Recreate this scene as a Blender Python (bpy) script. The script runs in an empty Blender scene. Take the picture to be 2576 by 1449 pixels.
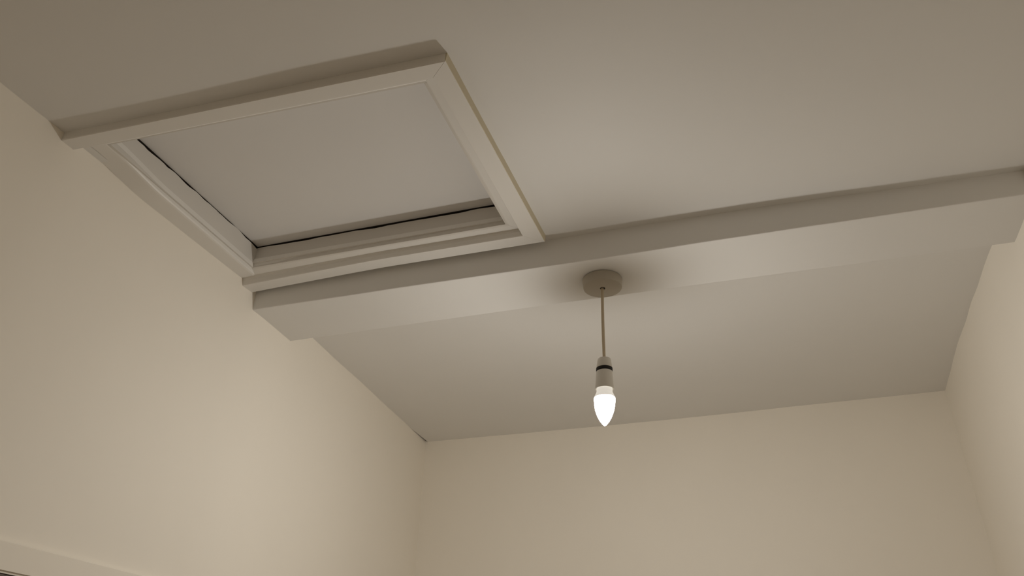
import bpy, bmesh, math, random
from mathutils import Vector, Matrix, noise

random.seed(4)
S = bpy.context.scene
COL = S.collection
EYE = 1.76                      # eye height above the floor; heights below are given from the eye

# ------------------------------------------------------------------ camera
def make_camera():
    cd = bpy.data.cameras.new('camera')
    cd.sensor_width = 36.0
    cd.lens = 1915.3 / 2576 * 36.0
    cd.clip_start = 0.02
    c = bpy.data.objects.new('camera', cd)
    COL.objects.link(c)
    p, w, r = (math.radians(a) for a in (30.4011, 18.6031, 1.3525))
    fw = Vector((-math.sin(w) * math.cos(p), math.cos(w) * math.cos(p), math.sin(p)))
    rt = Vector((math.cos(w), math.sin(w), 0))
    up = rt.cross(fw)
    rr = rt * math.cos(r) + up * math.sin(r)
    uu = up * math.cos(r) - rt * math.sin(r)
    M = Matrix((rr, uu, -fw)).transposed().to_4x4()
    M.translation = Vector((0, 0, EYE))
    c.matrix_world = M
    S.camera = c
make_camera()

# ------------------------------------------------------------------ world, exposure
wd = bpy.data.worlds.new('night')
S.world = wd
wd.use_nodes = True
wd.node_tree.nodes['Background'].inputs[0].default_value = (0.02, 0.022, 0.03, 1)
wd.node_tree.nodes['Background'].inputs[1].default_value = 0.02
S.view_settings.view_transform = 'Standard'
S.view_settings.look = 'None'
S.view_settings.gamma = 1.0
S.view_settings.use_curve_mapping = False
S.view_settings.exposure = 0.0
S.cycles.max_bounces = 16
S.cycles.diffuse_bounces = 12
S.cycles.use_denoising = True
BULB_COLOUR = (1.0, 0.955, 0.875)
BULB_STRENGTH = 302.0
NECK_STRENGTH = 0.45

# ------------------------------------------------------------------ materials
def paint(name, rgb, rough=0.6, bump=0.06, scale=55.0, mott=0.03, spec=0.25):
    m = bpy.data.materials.new(name)
    m.use_nodes = True
    nt = m.node_tree
    b = nt.nodes['Principled BSDF']
    b.inputs['Roughness'].default_value = rough
    b.inputs['Specular IOR Level'].default_value = spec
    tc = nt.nodes.new('ShaderNodeTexCoord')
    n1 = nt.nodes.new('ShaderNodeTexNoise')
    n1.inputs['Scale'].default_value = 2.2
    n1.inputs['Detail'].default_value = 5
    nt.links.new(tc.outputs['Object'], n1.inputs['Vector'])
    mx = nt.nodes.new('ShaderNodeMix')
    mx.data_type = 'RGBA'
    mx.inputs[6].default_value = (*[c * (1 - mott) for c in rgb], 1)
    mx.inputs[7].default_value = (*[min(1, c * (1 + mott)) for c in rgb], 1)
    nt.links.new(n1.outputs['Fac'], mx.inputs[0])
    nt.links.new(mx.outputs[2], b.inputs['Base Color'])
    n2 = nt.nodes.new('ShaderNodeTexNoise')
    n2.inputs['Scale'].default_value = scale
    n2.inputs['Detail'].default_value = 4
    nt.links.new(tc.outputs['Object'], n2.inputs['Vector'])
    bp = nt.nodes.new('ShaderNodeBump')
    bp.inputs['Strength'].default_value = bump
    bp.inputs['Distance'].default_value = 0.004
    nt.links.new(n2.outputs['Fac'], bp.inputs['Height'])
    nt.links.new(bp.outputs['Normal'], b.inputs['Normal'])
    return m

M_CEIL = paint('ceiling_paint', (0.765, 0.76, 0.75))
M_WALL = paint('wall_paint', (0.87, 0.828, 0.755))
M_TRIM = paint('trim_gloss', (0.77, 0.755, 0.73), rough=0.38, bump=0.03, spec=0.4)
M_PANEL = paint('hatch_paint', (0.735, 0.73, 0.73), rough=0.5, bump=0.04)
M_LINING = paint('lining_paint', (0.66, 0.638, 0.605), rough=0.5, bump=0.03)
M_GAP_SHADE = paint('gap_shade', (0.035, 0.028, 0.022), rough=0.9, bump=0.1)  # near-black colour standing in for the shade inside the panel gap
M_PLASTIC = paint('pendant_plastic', (0.70, 0.68, 0.64), rough=0.35, bump=0.0, mott=0.01, spec=0.5)
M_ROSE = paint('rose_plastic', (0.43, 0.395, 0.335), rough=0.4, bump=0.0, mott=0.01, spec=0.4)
M_CORD = paint('cord_sheath', (0.55, 0.47, 0.35), rough=0.5, bump=0.0, mott=0.02)
M_CAULK = paint('old_sealant', (0.60, 0.54, 0.41), rough=0.6, bump=0.05)
M_BLACK = paint('dark_gap', (0.015, 0.012, 0.010), rough=0.6, bump=0.0)

def wood(name, a, b_, sc):
    m = bpy.data.materials.new(name)
    m.use_nodes = True
    nt = m.node_tree
    b = nt.nodes['Principled BSDF']
    b.inputs['Roughness'].default_value = 0.5
    tc = nt.nodes.new('ShaderNodeTexCoord')
    mp = nt.nodes.new('ShaderNodeMapping')
    mp.inputs['Scale'].default_value = sc
    n = nt.nodes.new('ShaderNodeTexNoise')
    n.inputs['Scale'].default_value = 6
    n.inputs['Detail'].default_value = 6
    cr = nt.nodes.new('ShaderNodeValToRGB')
    cr.color_ramp.elements[0].color = (*a, 1)
    cr.color_ramp.elements[1].color = (*b_, 1)
    nt.links.new(tc.outputs['Object'], mp.inputs['Vector'])
    nt.links.new(mp.outputs[0], n.inputs['Vector'])
    nt.links.new(n.outputs['Fac'], cr.inputs[0])
    nt.links.new(cr.outputs[0], b.inputs['Base Color'])
    return m
M_DOOR = wood('brown_wood', (0.045, 0.025, 0.015), (0.11, 0.065, 0.04), (8, 8, 0.6))
M_FLOOR = wood('floor_boards', (0.50, 0.43, 0.35), (0.64, 0.56, 0.47), (1, 8, 1))

def glow(name, rgb, strength):
    m = bpy.data.materials.new(name)
    m.use_nodes = True
    b = m.node_tree.nodes['Principled BSDF']
    b.inputs['Base Color'].default_value = (0.8, 0.78, 0.72, 1)
    b.inputs['Emission Color'].default_value = (*rgb, 1)
    b.inputs['Emission Strength'].default_value = strength
    return m
M_BULB = glow('lit_frosted_dome', BULB_COLOUR, BULB_STRENGTH)
def along_dome(m, z_top, z_tip, top, tip):
    # the emitters sit in the neck and shine down the dome, which is brightest towards its tip
    nt = m.node_tree
    tc = nt.nodes.new('ShaderNodeTexCoord')
    sp = nt.nodes.new('ShaderNodeSeparateXYZ')
    mr = nt.nodes.new('ShaderNodeMapRange')
    mr.inputs[1].default_value = z_top
    mr.inputs[2].default_value = z_tip
    mr.inputs[3].default_value = top
    mr.inputs[4].default_value = tip
    nt.links.new(tc.outputs['Object'], sp.inputs[0])
    nt.links.new(sp.outputs[2], mr.inputs[0])
    nt.links.new(mr.outputs[0], nt.nodes['Principled BSDF'].inputs['Emission Strength'])
along_dome(M_BULB, EYE + 0.6525, EYE + 0.5865, BULB_STRENGTH * 0.32, BULB_STRENGTH * 2.4)
M_NECK = glow('neck_glow', BULB_COLOUR, NECK_STRENGTH)  # weak emission added to the neck, imitating the glow round the dome

# ------------------------------------------------------------------ helpers
def V(x, y, z):
    return Vector((x, y, z + EYE))

def obj(name, bm, mat, parent=None, smooth=False, normals=True):
    if normals:
        bmesh.ops.recalc_face_normals(bm, faces=bm.faces)
    me = bpy.data.meshes.new(name)
    bm.to_mesh(me)
    bm.free()
    me.materials.append(mat)
    if smooth:
        for p in me.polygons:
            p.use_smooth = True
    o = bpy.data.objects.new(name, me)
    COL.objects.link(o)
    if parent:
        o.parent = parent
        o.matrix_parent_inverse = parent.matrix_world.inverted()
    return o

def structure(name, bm, mat, label=None, smooth=False, normals=True):
    o = obj(name, bm, mat, None, smooth, normals)
    o['kind'] = 'structure'
    if label:
        o['label'] = label
    return o

def thing(name, label, cat, loc):
    o = bpy.data.objects.new(name, None)
    COL.objects.link(o)
    o.empty_display_size = 0.05
    o.location = loc
    o['label'] = label
    o['category'] = cat
    bpy.context.view_layer.update()
    return o

def grid(bm, P, nu, nv, keep=lambda u, v: True):
    """P(i, j) -> Vector over a nu x nv grid of points"""
    vs = [[bm.verts.new(P(i, j)) for j in range(nv)] for i in range(nu)]
    for i in range(nu - 1):
        for j in range(nv - 1):
            if keep(i, j):
                bm.faces.new((vs[i][j], vs[i + 1][j], vs[i + 1][j + 1], vs[i][j + 1]))
    loose = [v for v in bm.verts if not v.link_faces]
    bmesh.ops.delete(bm, geom=loose, context='VERTS')
    return vs

def interp(pts, t):
    if t <= pts[0][0]:
        return pts[0][1]
    for (a, va), (b, vb) in zip(pts, pts[1:]):
        if t <= b:
            return va + (vb - va) * (t - a) / (b - a)
    return pts[-1][1]

def resample(pts, step):
    out = []
    for (a, b) in zip(pts, pts[1:]):
        a, b = Vector(a), Vector(b)
        n = max(1, int((b - a).length / step))
        for k in range(n):
            out.append(a.lerp(b, k / n))
    out.append(Vector(pts[-1]))
    return out

def box(bm, x0, x1, y0, y1, z0, z1):
    vs = [bm.verts.new((x, y, z)) for x in (x0, x1) for y in (y0, y1) for z in (z0, z1)]
    for f in ((0, 1, 3, 2), (4, 6, 7, 5), (0, 4, 5, 1), (2, 3, 7, 6), (0, 2, 6, 4), (1, 5, 7, 3)):
        bm.faces.new([vs[k] for k in f])

def lathe(bm, prof, cx, cy, n=48, tilt=(0, 0), z_ref=0.0):
    rings = []
    for (r, z) in prof:
        ox = cx + tilt[0] * (z - z_ref)
        oy = cy + tilt[1] * (z - z_ref)
        if r < 1e-6:
            rings.append([bm.verts.new(V(ox, oy, z))])
        else:
            rings.append([bm.verts.new(V(ox + r * math.cos(2 * math.pi * k / n), oy + r * math.sin(2 * math.pi * k / n), z)) for k in range(n)])
    for a, b in zip(rings, rings[1:]):
        for k in range(n):
            q = (k + 1) % n
            if len(a) == 1 and len(b) == 1:
                continue
            if len(a) == 1:
                bm.faces.new((a[0], b[k], b[q]))
            elif len(b) == 1:
                bm.faces.new((a[k], a[q], b[0]))
            else:
                bm.faces.new((a[k], a[q], b[q], b[k]))

# ------------------------------------------------------------------ room shell
Y_NEAR = 1.4597        # near face of the dropped beam
Y_FAR = 1.6460         # far face of the dropped beam
Z_BEAM = 0.950         # underside of the beam
Z_BAY = 1.0163         # ceiling beyond the beam
FRONT = -0.95
FLOOR = -EYE

def smooth01(t):
    t = max(0.0, min(1.0, t))
    return t * t * (3 - 2 * t)

def ceil_z(x, y):
    end = interp([(-1.22, 1.0255), (-0.41, 1.0250), (0.02, 1.0205), (0.60, 1.0075)], x)
    t = max(0.0, (y - 0.80) / (Y_NEAR - 0.80))
    return 1.008 + (end - 1.008) * t ** 1.15

def frame_z(x, y, d=0.0):
    k = max(0.0, min(1.0, (-0.82 - x) / 0.40)) ** 1.15
    sag = 0.0125 * k * smooth01((y - 0.88) / 0.16) * max(0.0, min(1.0, (0.069 - d) / 0.027))
    return 0.990 + 0.027 * (y - 0.84) - sag

LEFT = [(FRONT, -1.226), (0.60, -1.2190), (0.74, -1.2165), (0.82, -1.2135), (1.38, -1.2125), (1.44, -1.2085),
        (1.50, -1.2080), (1.647, -1.2128), (1.764, -1.2212), (1.90, -1.2275), (2.80, -1.2727)]
RIGHT = [(FRONT, 0.592), (1.00, 0.594), (1.45, 0.597), (1.65, 0.6003), (1.761, 0.5956), (2.034, 0.5993),
         (2.312, 0.6071), (2.60, 0.6215), (2.80, 0.6320)]

# floor
bm = bmesh.new()
box(bm, -1.30, 0.70, FRONT - 0.05, 2.80, -0.05, 0.0)
structure('floor', bm, M_FLOOR, 'plain timber floor of the small room')

# left wall, with the opening of the door low down
DOOR_Y0, DOOR_Y1, DOOR_Z = 0.53, 1.345, 0.2120
ys = sorted(set([round(FRONT - 0.02 + k * 0.045, 4) for k in range(91)] + [DOOR_Y0, DOOR_Y1]))
ys = [y for y in ys if y <= 2.755]
zs = sorted(set([round(FLOOR + k * 0.09, 4) for k in range(33)] + [DOOR_Z]))
zs = [z for z in zs if z < 1.09] + [1.10]
bm = bmesh.new()
def pl(i, j):
    y, z = ys[i], zs[j]
    w = 0.0016 * noise.noise(Vector((3.1, y * 5.0, z * 4.0))) * smooth01((2.66 - y) / 0.25) - 0.0006 * smooth01((y - 2.64) / 0.03)
    return V(interp(LEFT, y) + w, y, z)
grid(bm, pl, len(ys), len(zs), lambda i, j: not (DOOR_Y0 - 1e-6 <= ys[i] < DOOR_Y1 - 1e-6 and zs[j] < DOOR_Z - 1e-6))
structure('wall_left', bm, M_WALL, 'cream painted left wall', smooth=True)

# right wall
bm = bmesh.new()
ysr = [FRONT - 0.02 + k * 0.045 for k in range(91) if FRONT - 0.02 + k * 0.045 <= 2.72]
zsr = [FLOOR + k * 0.09 for k in range(32)] + [1.10]
def pr_(i, j):
    y, z = ysr[i], zsr[j]
    w = 0.0030 * noise.noise(Vector((8.7, y * 9.0, z * 5.0))) * smooth01((2.62 - y) / 0.25) + 0.0006 * smooth01((y - 2.60) / 0.03)
    return V(interp(RIGHT, y) + w, y, z)
grid(bm, pr_, len(ysr), len(zsr))
structure('wall_right', bm, M_WALL, 'cream painted right wall', smooth=True)

# back wall, its plaster running round into both side walls
bm = bmesh.new()
plan = resample([(-1.300, 2.7190), (-0.7524, 2.7200), (-0.2942, 2.7165), (0.6255, 2.6798), (0.660, 2.6785)], 0.06)
def pb(i, j):
    p, z = plan[i], zsr[j]
    w = 0.0015 * noise.noise(Vector((p.x * 4.0, 5.5, z * 4.0)))
    return V(p.x, p.y + w * smooth01((p.x + 1.22) / 0.2) * smooth01((0.57 - p.x) / 0.2), z)
grid(bm, pb, len(plan), len(zsr))
structure('wall_back', bm, M_WALL, 'cream painted back wall', smooth=True)

# wall behind the viewer
bm = bmesh.new()
box(bm, -1.28, 0.66, FRONT - 0.06, FRONT, 0.0, EYE + 1.10)
structure('wall_front', bm, M_WALL, 'cream painted wall behind the viewer')

# ceiling: near part with the hatch opening, bay beyond the beam
HX0, HX1, HY0, HY1 = -1.195, -0.450, 0.850, 1.405
xs = sorted(set([round(-1.26 + k * 0.06, 4) for k in range(33)] + [HX0, HX1, 0.66]))
yc = sorted(set([round(FRONT - 0.03 + k * 0.06, 4) for k in range(47)] + [HY0, HY1, Y_NEAR + 0.01]))
yc = [y for y in yc if y <= Y_NEAR + 0.0101]
bm = bmesh.new()
def pc(i, j):
    x, y = xs[i], yc[j]
    w = 0.0016 * noise.noise(Vector((x * 5.0, y * 5.0, 1.7)))
    return V(x, y, ceil_z(x, y) + w)
grid(bm, pc, len(xs), len(yc), lambda i, j: not (HX0 - 1e-6 <= xs[i] < HX1 - 1e-6 and HY0 - 1e-6 <= yc[j] < HY1 - 1e-6))
yb = [Y_FAR - 0.01 + k * (2.78 - Y_FAR + 0.01) / 19 for k in range(20)]
def pf(i, j):
    x, y = xs[i], yb[j]
    w = 0.0016 * noise.noise(Vector((x * 5.0, y * 5.0, 9.2)))
    return V(x, y, Z_BAY + w)
grid(bm, pf, len(xs), len(yb))
structure('ceiling', bm, M_CEIL, 'white plaster ceiling', smooth=True)

# boxed-in beam across the ceiling
bm = bmesh.new()
bx = [-1.26 + k * 0.048 for k in range(41)]
def ring(x):
    yn = interp([(-1.22, 1.4545), (-0.79, 1.4565), (-0.31, 1.4625), (0.014, 1.4600), (0.58, 1.4645)], x)
    yn += 0.0008 * noise.noise(Vector((x * 9, 0, 0)))
    yf = interp([(-1.21, 1.6467), (-0.40, 1.6430), (-0.15, 1.6445), (0.60, 1.6500)], x)
    zb = Z_BEAM + 0.0008 * noise.noise(Vector((x * 6, 4, 0)))
    r = 0.0025
    return [V(x, yn, 1.06), V(x, yn, zb + r), V(x, yn + 0.3 * r, zb + 0.3 * r), V(x, yn + r, zb),
            V(x, yf - r, zb), V(x, yf - 0.3 * r, zb + 0.3 * r), V(x, yf, zb + r), V(x, yf, 1.06)]
rg = [[bm.verts.new(p) for p in ring(x)] for x in bx]
for a, b in zip(rg, rg[1:]):
    for k in range(8):
        q = (k + 1) % 8
        bm.faces.new((a[k], b[k], b[q], a[q]))
bm.faces.new(rg[0]); bm.faces.new(rg[-1])
structure('beam', bm, M_CEIL, 'white plastered beam dropping below the ceiling, carrying the pendant lamp')

# ------------------------------------------------------------------ door low on the left wall
XW = -1.2130
door = bpy.data.objects.new('door_1', None)
COL.objects.link(door)
door.location = (XW, (DOOR_Y0 + DOOR_Y1) / 2, 0)
door['kind'] = 'structure'
door['label'] = 'brown door with a cream painted frame in the left wall'
bpy.context.view_layer.update()
CW = 0.0525
def casing(bm, y0, y1, z0, z1):
    # a flat board 14 mm proud of the wall with a rounded arris
    x0, x1, r = XW - 0.004, XW + 0.012, 0.004
    box(bm, x0, x1, y0, y1, z0, z1)
    bmesh.ops.bevel(bm, geom=[e for e in bm.edges if all(v.co.x > x1 - 1e-5 for v in e.verts)], offset=r, segments=3, affect='EDGES')
for (a, b, c, d) in ((DOOR_Y0 - CW, DOOR_Y1 + CW, DOOR_Z, DOOR_Z + CW - 0.002),
                     (DOOR_Y0 - CW, DOOR_Y0, FLOOR, DOOR_Z), (DOOR_Y1, DOOR_Y1 + CW, FLOOR, DOOR_Z)):
    bm = bmesh.new()
    casing(bm, a, b, c + EYE, d + EYE)
    obj('architrave', bm, M_WALL, door)
for (a, b, c, d) in ((DOOR_Y0 - 0.02, DOOR_Y1 + 0.02, DOOR_Z, DOOR_Z + 0.02),
                     (DOOR_Y0 - 0.02, DOOR_Y0, FLOOR, DOOR_Z), (DOOR_Y1, DOOR_Y1 + 0.02, FLOOR, DOOR_Z)):
    bm = bmesh.new()
    box(bm, XW - 0.12, XW - 0.004, a, b, c + EYE, d + EYE)
    obj('door_lining', bm, M_WALL, door)
bm = bmesh.new()
box(bm, XW - 0.030, XW + 0.0105, DOOR_Y0 + 0.003, DOOR_Y1 - 0.003, 0.008, DOOR_Z + EYE - 0.002)
leaf = obj('door_leaf', bm, M_DOOR, door)
for (a, b, c, d) in ((0.62, 0.90, 0.25, 0.85), (0.975, 1.255, 0.25, 0.85), (0.62, 0.90, 1.05, 1.82), (0.975, 1.255, 1.05, 1.82)):
    bm = bmesh.new()
    box(bm, XW + 0.009, XW + 0.017, a, b, c, d)
    bmesh.ops.bevel(bm, geom=[e for e in bm.edges if all(v.co.x > XW + 0.0165 for v in e.verts)], offset=0.006, segments=2, affect='EDGES')
    obj('door_panel', bm, M_DOOR, leaf)

# ------------------------------------------------------------------ loft hatch
hatch = thing('loft_hatch', 'white loft hatch with a moulded frame, set in the ceiling between left wall and beam', 'hatch',
              (-0.83, 1.14, EYE + 1.00))
PROFILE = [(0.0, 0.022), (0.0, 0.0015), (0.0015, 0.0), (0.0400, 0.0), (0.0412, 0.0020), (0.0418, 0.0125), (0.0435, 0.0165), (0.0465, 0.0182),
           (0.0640, 0.0186), (0.0675, 0.0198), (0.0688, 0.0230), (0.0690, 0.0305), (0.0735, 0.0310), (0.0735, 0.0420), (0.050, 0.050), (0.01, 0.045)]

def sweep(name, p0, p1, e0, e1, prof=PROFILE, lift=0.0, n=28):
    """architrave board: profile distance d moves the ends from p0 / p1 along e0 / e1 (mitres)"""
    bm = bmesh.new()
    rows = []
    for k in range(n + 1):
        t = k / n
        row = []
        for d, h in prof:
            a = Vector(p0) + Vector(e0) * d
            b = Vector(p1) + Vector(e1) * d
            q = a.lerp(b, t)
            row.append(bm.verts.new(V(q.x, q.y, frame_z(q.x, q.y, d) + h + lift)))
        rows.append(row)
    m = len(prof)
    for a, b in zip(rows, rows[1:]):
        for k in range(m):
            q = (k + 1) % m
            bm.faces.new((a[k], b[k], b[q], a[q]))
    bm.faces.new(rows[0]); bm.faces.new(rows[-1])
    return obj(name, bm, M_TRIM, hatch)

NL, NR = (-1.2145, 0.8090), (-0.4125, 0.8390)
FR, FL = (-0.4065, 1.4420), (-1.2115, 1.4400)
sweep('architrave', NL, (NR[0] - 0.0006, NR[1]), (0, 0.76), (-0.88, 0.76))          # near board, square cut against the wall
sweep('architrave', NR, FR, (-0.88, 0.76), (-1.05, -1))                # right board
sweep('architrave', FL, (FR[0] - 0.0004, FR[1]), (0, -1), (-1.05, -1))        # board along the beam
# yellowed edge of the right board
bm = bmesh.new()
rows = []
for k in range(29):
    q = Vector(NR).lerp(Vector(FR), k / 28)
    z = frame_z(q.x, q.y)
    w = 0.0006 + 0.0007 * abs(noise.noise(Vector((q.y * 30, 0, 3))))
    rows.append([bm.verts.new(V(q.x - 0.0005, q.y, z + 0.0012)), bm.verts.new(V(q.x + w, q.y, z + 0.0014)),
                 bm.verts.new(V(q.x + w + 0.002, q.y, z + 0.019)), bm.verts.new(V(q.x - 0.0005, q.y, z + 0.0215))])
for a, b in zip(rows, rows[1:]):
    for k in range(4):
        bm.faces.new((a[k], b[k], b[(k + 1) % 4], a[(k + 1) % 4]))
bm.faces.new(rows[0]); bm.faces.new(rows[-1])
obj('sealant_bead', bm, M_CAULK, hatch)['label'] = 'yellowed sealant along the board edge'

narrow = [(-0.058, 0.030), (-0.058, 0.0186), (-0.0100, 0.0186), (-0.0060, 0.0198), (-0.0042, 0.0230), (-0.0038, 0.0305), (0.0004, 0.0310),
          (0.0004, 0.0420), (-0.020, 0.045)]
A0, A1 = (-1.1530, 0.8655), (-1.1665, 1.3715)          # left side of the opening, near and far
B0, B1 = (-0.4780, 0.8955), (-0.4815, 1.3715)          # right side
sweep('architrave', (A0[0] + 0.001, 0.842), (A1[0] - 0.001, 1.401), (1, 0), (1, 0), narrow, 0.0006)  # ripped down board against the left wall

def slit(t, seed, base, amp):
    """height of the uneven gap between the lining and the loose panel resting over it"""
    g = base + amp * noise.noise(Vector((t * 11.0, seed, 0.3))) + 0.0012 * noise.noise(Vector((t * 60.0, seed, 4.0)))
    return max(0.0002, g)

PZ = 0.0835
def lining(p0, p1, out, gap, n=40):
    """upright board whose inner face runs from p0 to p1; out points away from the opening"""
    bm = bmesh.new()
    rows = []
    for k in range(n + 1):
        t = k / n
        x = p0[0] + (p1[0] - p0[0]) * t
        y = p0[1] + (p1[1] - p0[1]) * t
        g = gap(t)
        x2, y2 = x + out[0] * 0.020, y + out[1] * 0.020
        b = 0.990 + 0.027 * (y - 0.84)
        b2 = 0.990 + 0.027 * (y2 - 0.84)
        rows.append([bm.verts.new(V(x, y, b + 0.020)), bm.verts.new(V(x2, y2, b2 + 0.020)),
                     bm.verts.new(V(x2, y2, b2 + PZ - g)), bm.verts.new(V(x, y, b + PZ - g))])
    for a, c in zip(rows, rows[1:]):
        for k in range(4):
            q = (k + 1) % 4
            bm.faces.new((a[k], c[k], c[q], a[q]))
    bm.faces.new(rows[0]); bm.faces.new(rows[-1])
    return obj('lining_board', bm, M_LINING, hatch)
lining(A0, A1, (-1, 0), lambda t: slit(t, 2.7, 0.0040, 0.0075))
lining((A1[0] - 0.018, A1[1]), (B1[0] + 0.018, B1[1]), (0, 1), lambda t: slit(t, 9.1, 0.0058, 0.0030))
lining(B0, B1, (1, 0), lambda t: 0.001)
lining((A0[0] - 0.018, A0[1]), (B0[0] + 0.018, B0[1]), (0, -1), lambda t: 0.001)

# the panel rests loosely on top of the lining: an uneven dark gap shows on two sides
bm = bmesh.new()
N = 12
x0, x1, y0, y1 = A1[0] - 0.028, B1[0] + 0.028, A0[1] - 0.028, A1[1] + 0.030
def panel_z(x, y):
    u, v = (x - x0) / (x1 - x0), (y - y0) / (y1 - y0)
    return 0.990 + 0.027 * (y - 0.84) + PZ
tops = []
for h in (0.0, 0.016):
    tops.append([[bm.verts.new(V(x0 + (x1 - x0) * i / N, y0 + (y1 - y0) * j / N, panel_z(x0 + (x1 - x0) * i / N, y0 + (y1 - y0) * j / N) + h))
                  for j in range(N + 1)] for i in range(N + 1)])
for g in tops:
    for i in range(N):
        for j in range(N):
            bm.faces.new((g[i][j], g[i + 1][j], g[i + 1][j + 1], g[i][j + 1]))
lo, hi = tops
for k in range(N):
    bm.faces.new((lo[k][0], lo[k + 1][0], hi[k + 1][0], hi[k][0]))
    bm.faces.new((lo[k][N], lo[k + 1][N], hi[k + 1][N], hi[k][N]))
    bm.faces.new((lo[0][k], lo[0][k + 1], hi[0][k + 1], hi[0][k]))
    bm.faces.new((lo[N][k], lo[N][k + 1], hi[N][k + 1], hi[N][k]))
panel = obj('hatch_panel', bm, M_PANEL, hatch)
# dark strip added under its margin: shade of the gap put into colour
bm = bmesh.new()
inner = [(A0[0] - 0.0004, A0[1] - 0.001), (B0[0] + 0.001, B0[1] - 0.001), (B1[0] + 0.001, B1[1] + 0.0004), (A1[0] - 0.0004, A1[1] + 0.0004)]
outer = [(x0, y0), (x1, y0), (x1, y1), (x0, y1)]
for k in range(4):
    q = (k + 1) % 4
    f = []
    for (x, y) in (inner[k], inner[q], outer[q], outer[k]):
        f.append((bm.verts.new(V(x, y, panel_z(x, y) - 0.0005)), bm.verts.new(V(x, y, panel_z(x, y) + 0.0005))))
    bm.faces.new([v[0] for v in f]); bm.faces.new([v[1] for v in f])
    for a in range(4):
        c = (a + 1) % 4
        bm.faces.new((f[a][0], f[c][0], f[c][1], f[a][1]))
obj('shade_strip', bm, M_GAP_SHADE, panel)['label'] = 'dark strip added as shade in the gap under the panel'

# ------------------------------------------------------------------ pendant lamp
RX, RY = -0.2950, 1.5565                       # centre of the ceiling rose
RB = Z_BEAM - 0.0245                           # its underside
lamp = thing('pendant_lamp', 'bare lit candle bulb hanging from a white ceiling rose on the beam', 'lamp', (RX, RY, EYE + Z_BEAM))
bm = bmesh.new()
lathe(bm, [(0.0, Z_BEAM + 0.0005), (0.0440, Z_BEAM + 0.0005), (0.0440, Z_BEAM - 0.0020), (0.0474, Z_BEAM - 0.0022), (0.0478, Z_BEAM - 0.0032),
           (0.0462, RB + 0.0030), (0.0455, RB + 0.0010), (0.0440, RB),
           (0.0070, RB - 0.0006), (0.0062, RB), (0.0058, RB + 0.004), (0.0, RB + 0.004)], RX, RY, 72)
rose = obj('ceiling_rose', bm, M_ROSE, lamp, smooth=True)
md = rose.modifiers.new('edges', 'EDGE_SPLIT'); md.split_angle = math.radians(35)
rose['label'] = 'round white ceiling rose'
bm = bmesh.new()
lathe(bm, [(0.0057, RB + 0.0035), (0.0057, RB + 0.0002), (0.0040, RB + 0.0002), (0.0040, RB + 0.0035)], RX, RY, 24)
obj('cord_hole', bm, M_BLACK, rose)

BXC, BYC = -0.3015, 1.5700                     # where the lampholder hangs
TILT = (0.035, -0.01)
def cord():
    bm = bmesh.new()
    z0, z1 = RB + 0.003, 0.744
    n, m = 24, 12
    rows = []
    for k in range(n + 1):
        t = k / n
        z = z0 + (z1 - z0) * t
        x = RX - 0.0010 + (BXC - RX + 0.001) * t - 0.0012 * math.sin(t * math.pi)
        y = RY + (BYC - RY) * t + 0.002 * math.sin(t * math.pi)
        rows.append([bm.verts.new(V(x + 0.0036 * math.cos(2 * math.pi * q / m), y + 0.0036 * math.sin(2 * math.pi * q / m), z)) for q in range(m)])
    for a, b in zip(rows, rows[1:]):
        for q in range(m):
            r = (q + 1) % m
            bm.faces.new((a[q], a[r], b[r], b[q]))
    bm.faces.new(rows[0]); bm.faces.new(rows[-1])
    return obj('cord', bm, M_CORD, lamp, smooth=True)
cord()['label'] = 'yellowed beige cord'

HT, HB = 0.7475, 0.6725
bm = bmesh.new()
lathe(bm, [(0.0, HT), (0.0046, HT), (0.0130, HT - 0.0004), (0.0148, HT - 0.0018), (0.0156, HT - 0.0045), (0.0182, 0.7240), (0.0180, 0.7235), (0.0160, 0.7235),
           (0.0160, 0.7150), (0.0181, 0.7150), (0.0184, 0.7142), (0.0202, HB + 0.012), (0.0208, HB + 0.006), (0.0214, HB + 0.0015), (0.0212, HB),
           (0.0194, HB), (0.0186, HB + 0.006), (0.0180, HB + 0.020), (0.0, HB + 0.020)], BXC, BYC, 56, TILT, HT)
holder = obj('lampholder', bm, M_PLASTIC, lamp, smooth=True)
md = holder.modifiers.new('edges', 'EDGE_SPLIT'); md.split_angle = math.radians(40)
bm = bmesh.new()
lathe(bm, [(0.0150, 0.7236), (0.0184, 0.7236), (0.0187, 0.7222), (0.0187, 0.7164), (0.0184, 0.7149), (0.0150, 0.7149)], BXC, BYC, 56, TILT, HT)
obj('dark_ring', bm, M_BLACK, holder, smooth=True)['label'] = 'black gap between the two halves'

DT, DB = 0.6525, 0.5865
bm = bmesh.new()
prof = [(0.0, DT), (0.0224, DT), (0.0232, DT - 0.0010), (0.0235, DT - 0.0030)]
for k in range(1, 19):
    t = k / 18
    z = DT - 0.003 - (DT - 0.003 - DB) * t
    r = 0.0235 * (1 - t ** 2.15) ** 0.80 if t < 1 else 0.0
    prof.append((r, z))
lathe(bm, prof, BXC, BYC, 48, TILT, HT)
dome = obj('light_bulb', bm, M_BULB, lamp, smooth=True)
dome['label'] = 'glowing frosted candle shaped bulb'
bm = bmesh.new()
lathe(bm, [(0.0, HB + 0.018), (0.0160, HB + 0.018), (0.0168, HB + 0.002), (0.0182, DT + 0.012), (0.0218, DT + 0.004), (0.0236, DT + 0.0004), (0.0238, DT - 0.0012), (0.0232, DT - 0.0014), (0.0, DT + 0.0003)],
      BXC, BYC, 48, TILT, HT)
neck = obj('bulb_neck', bm, M_NECK, dome, smooth=True)
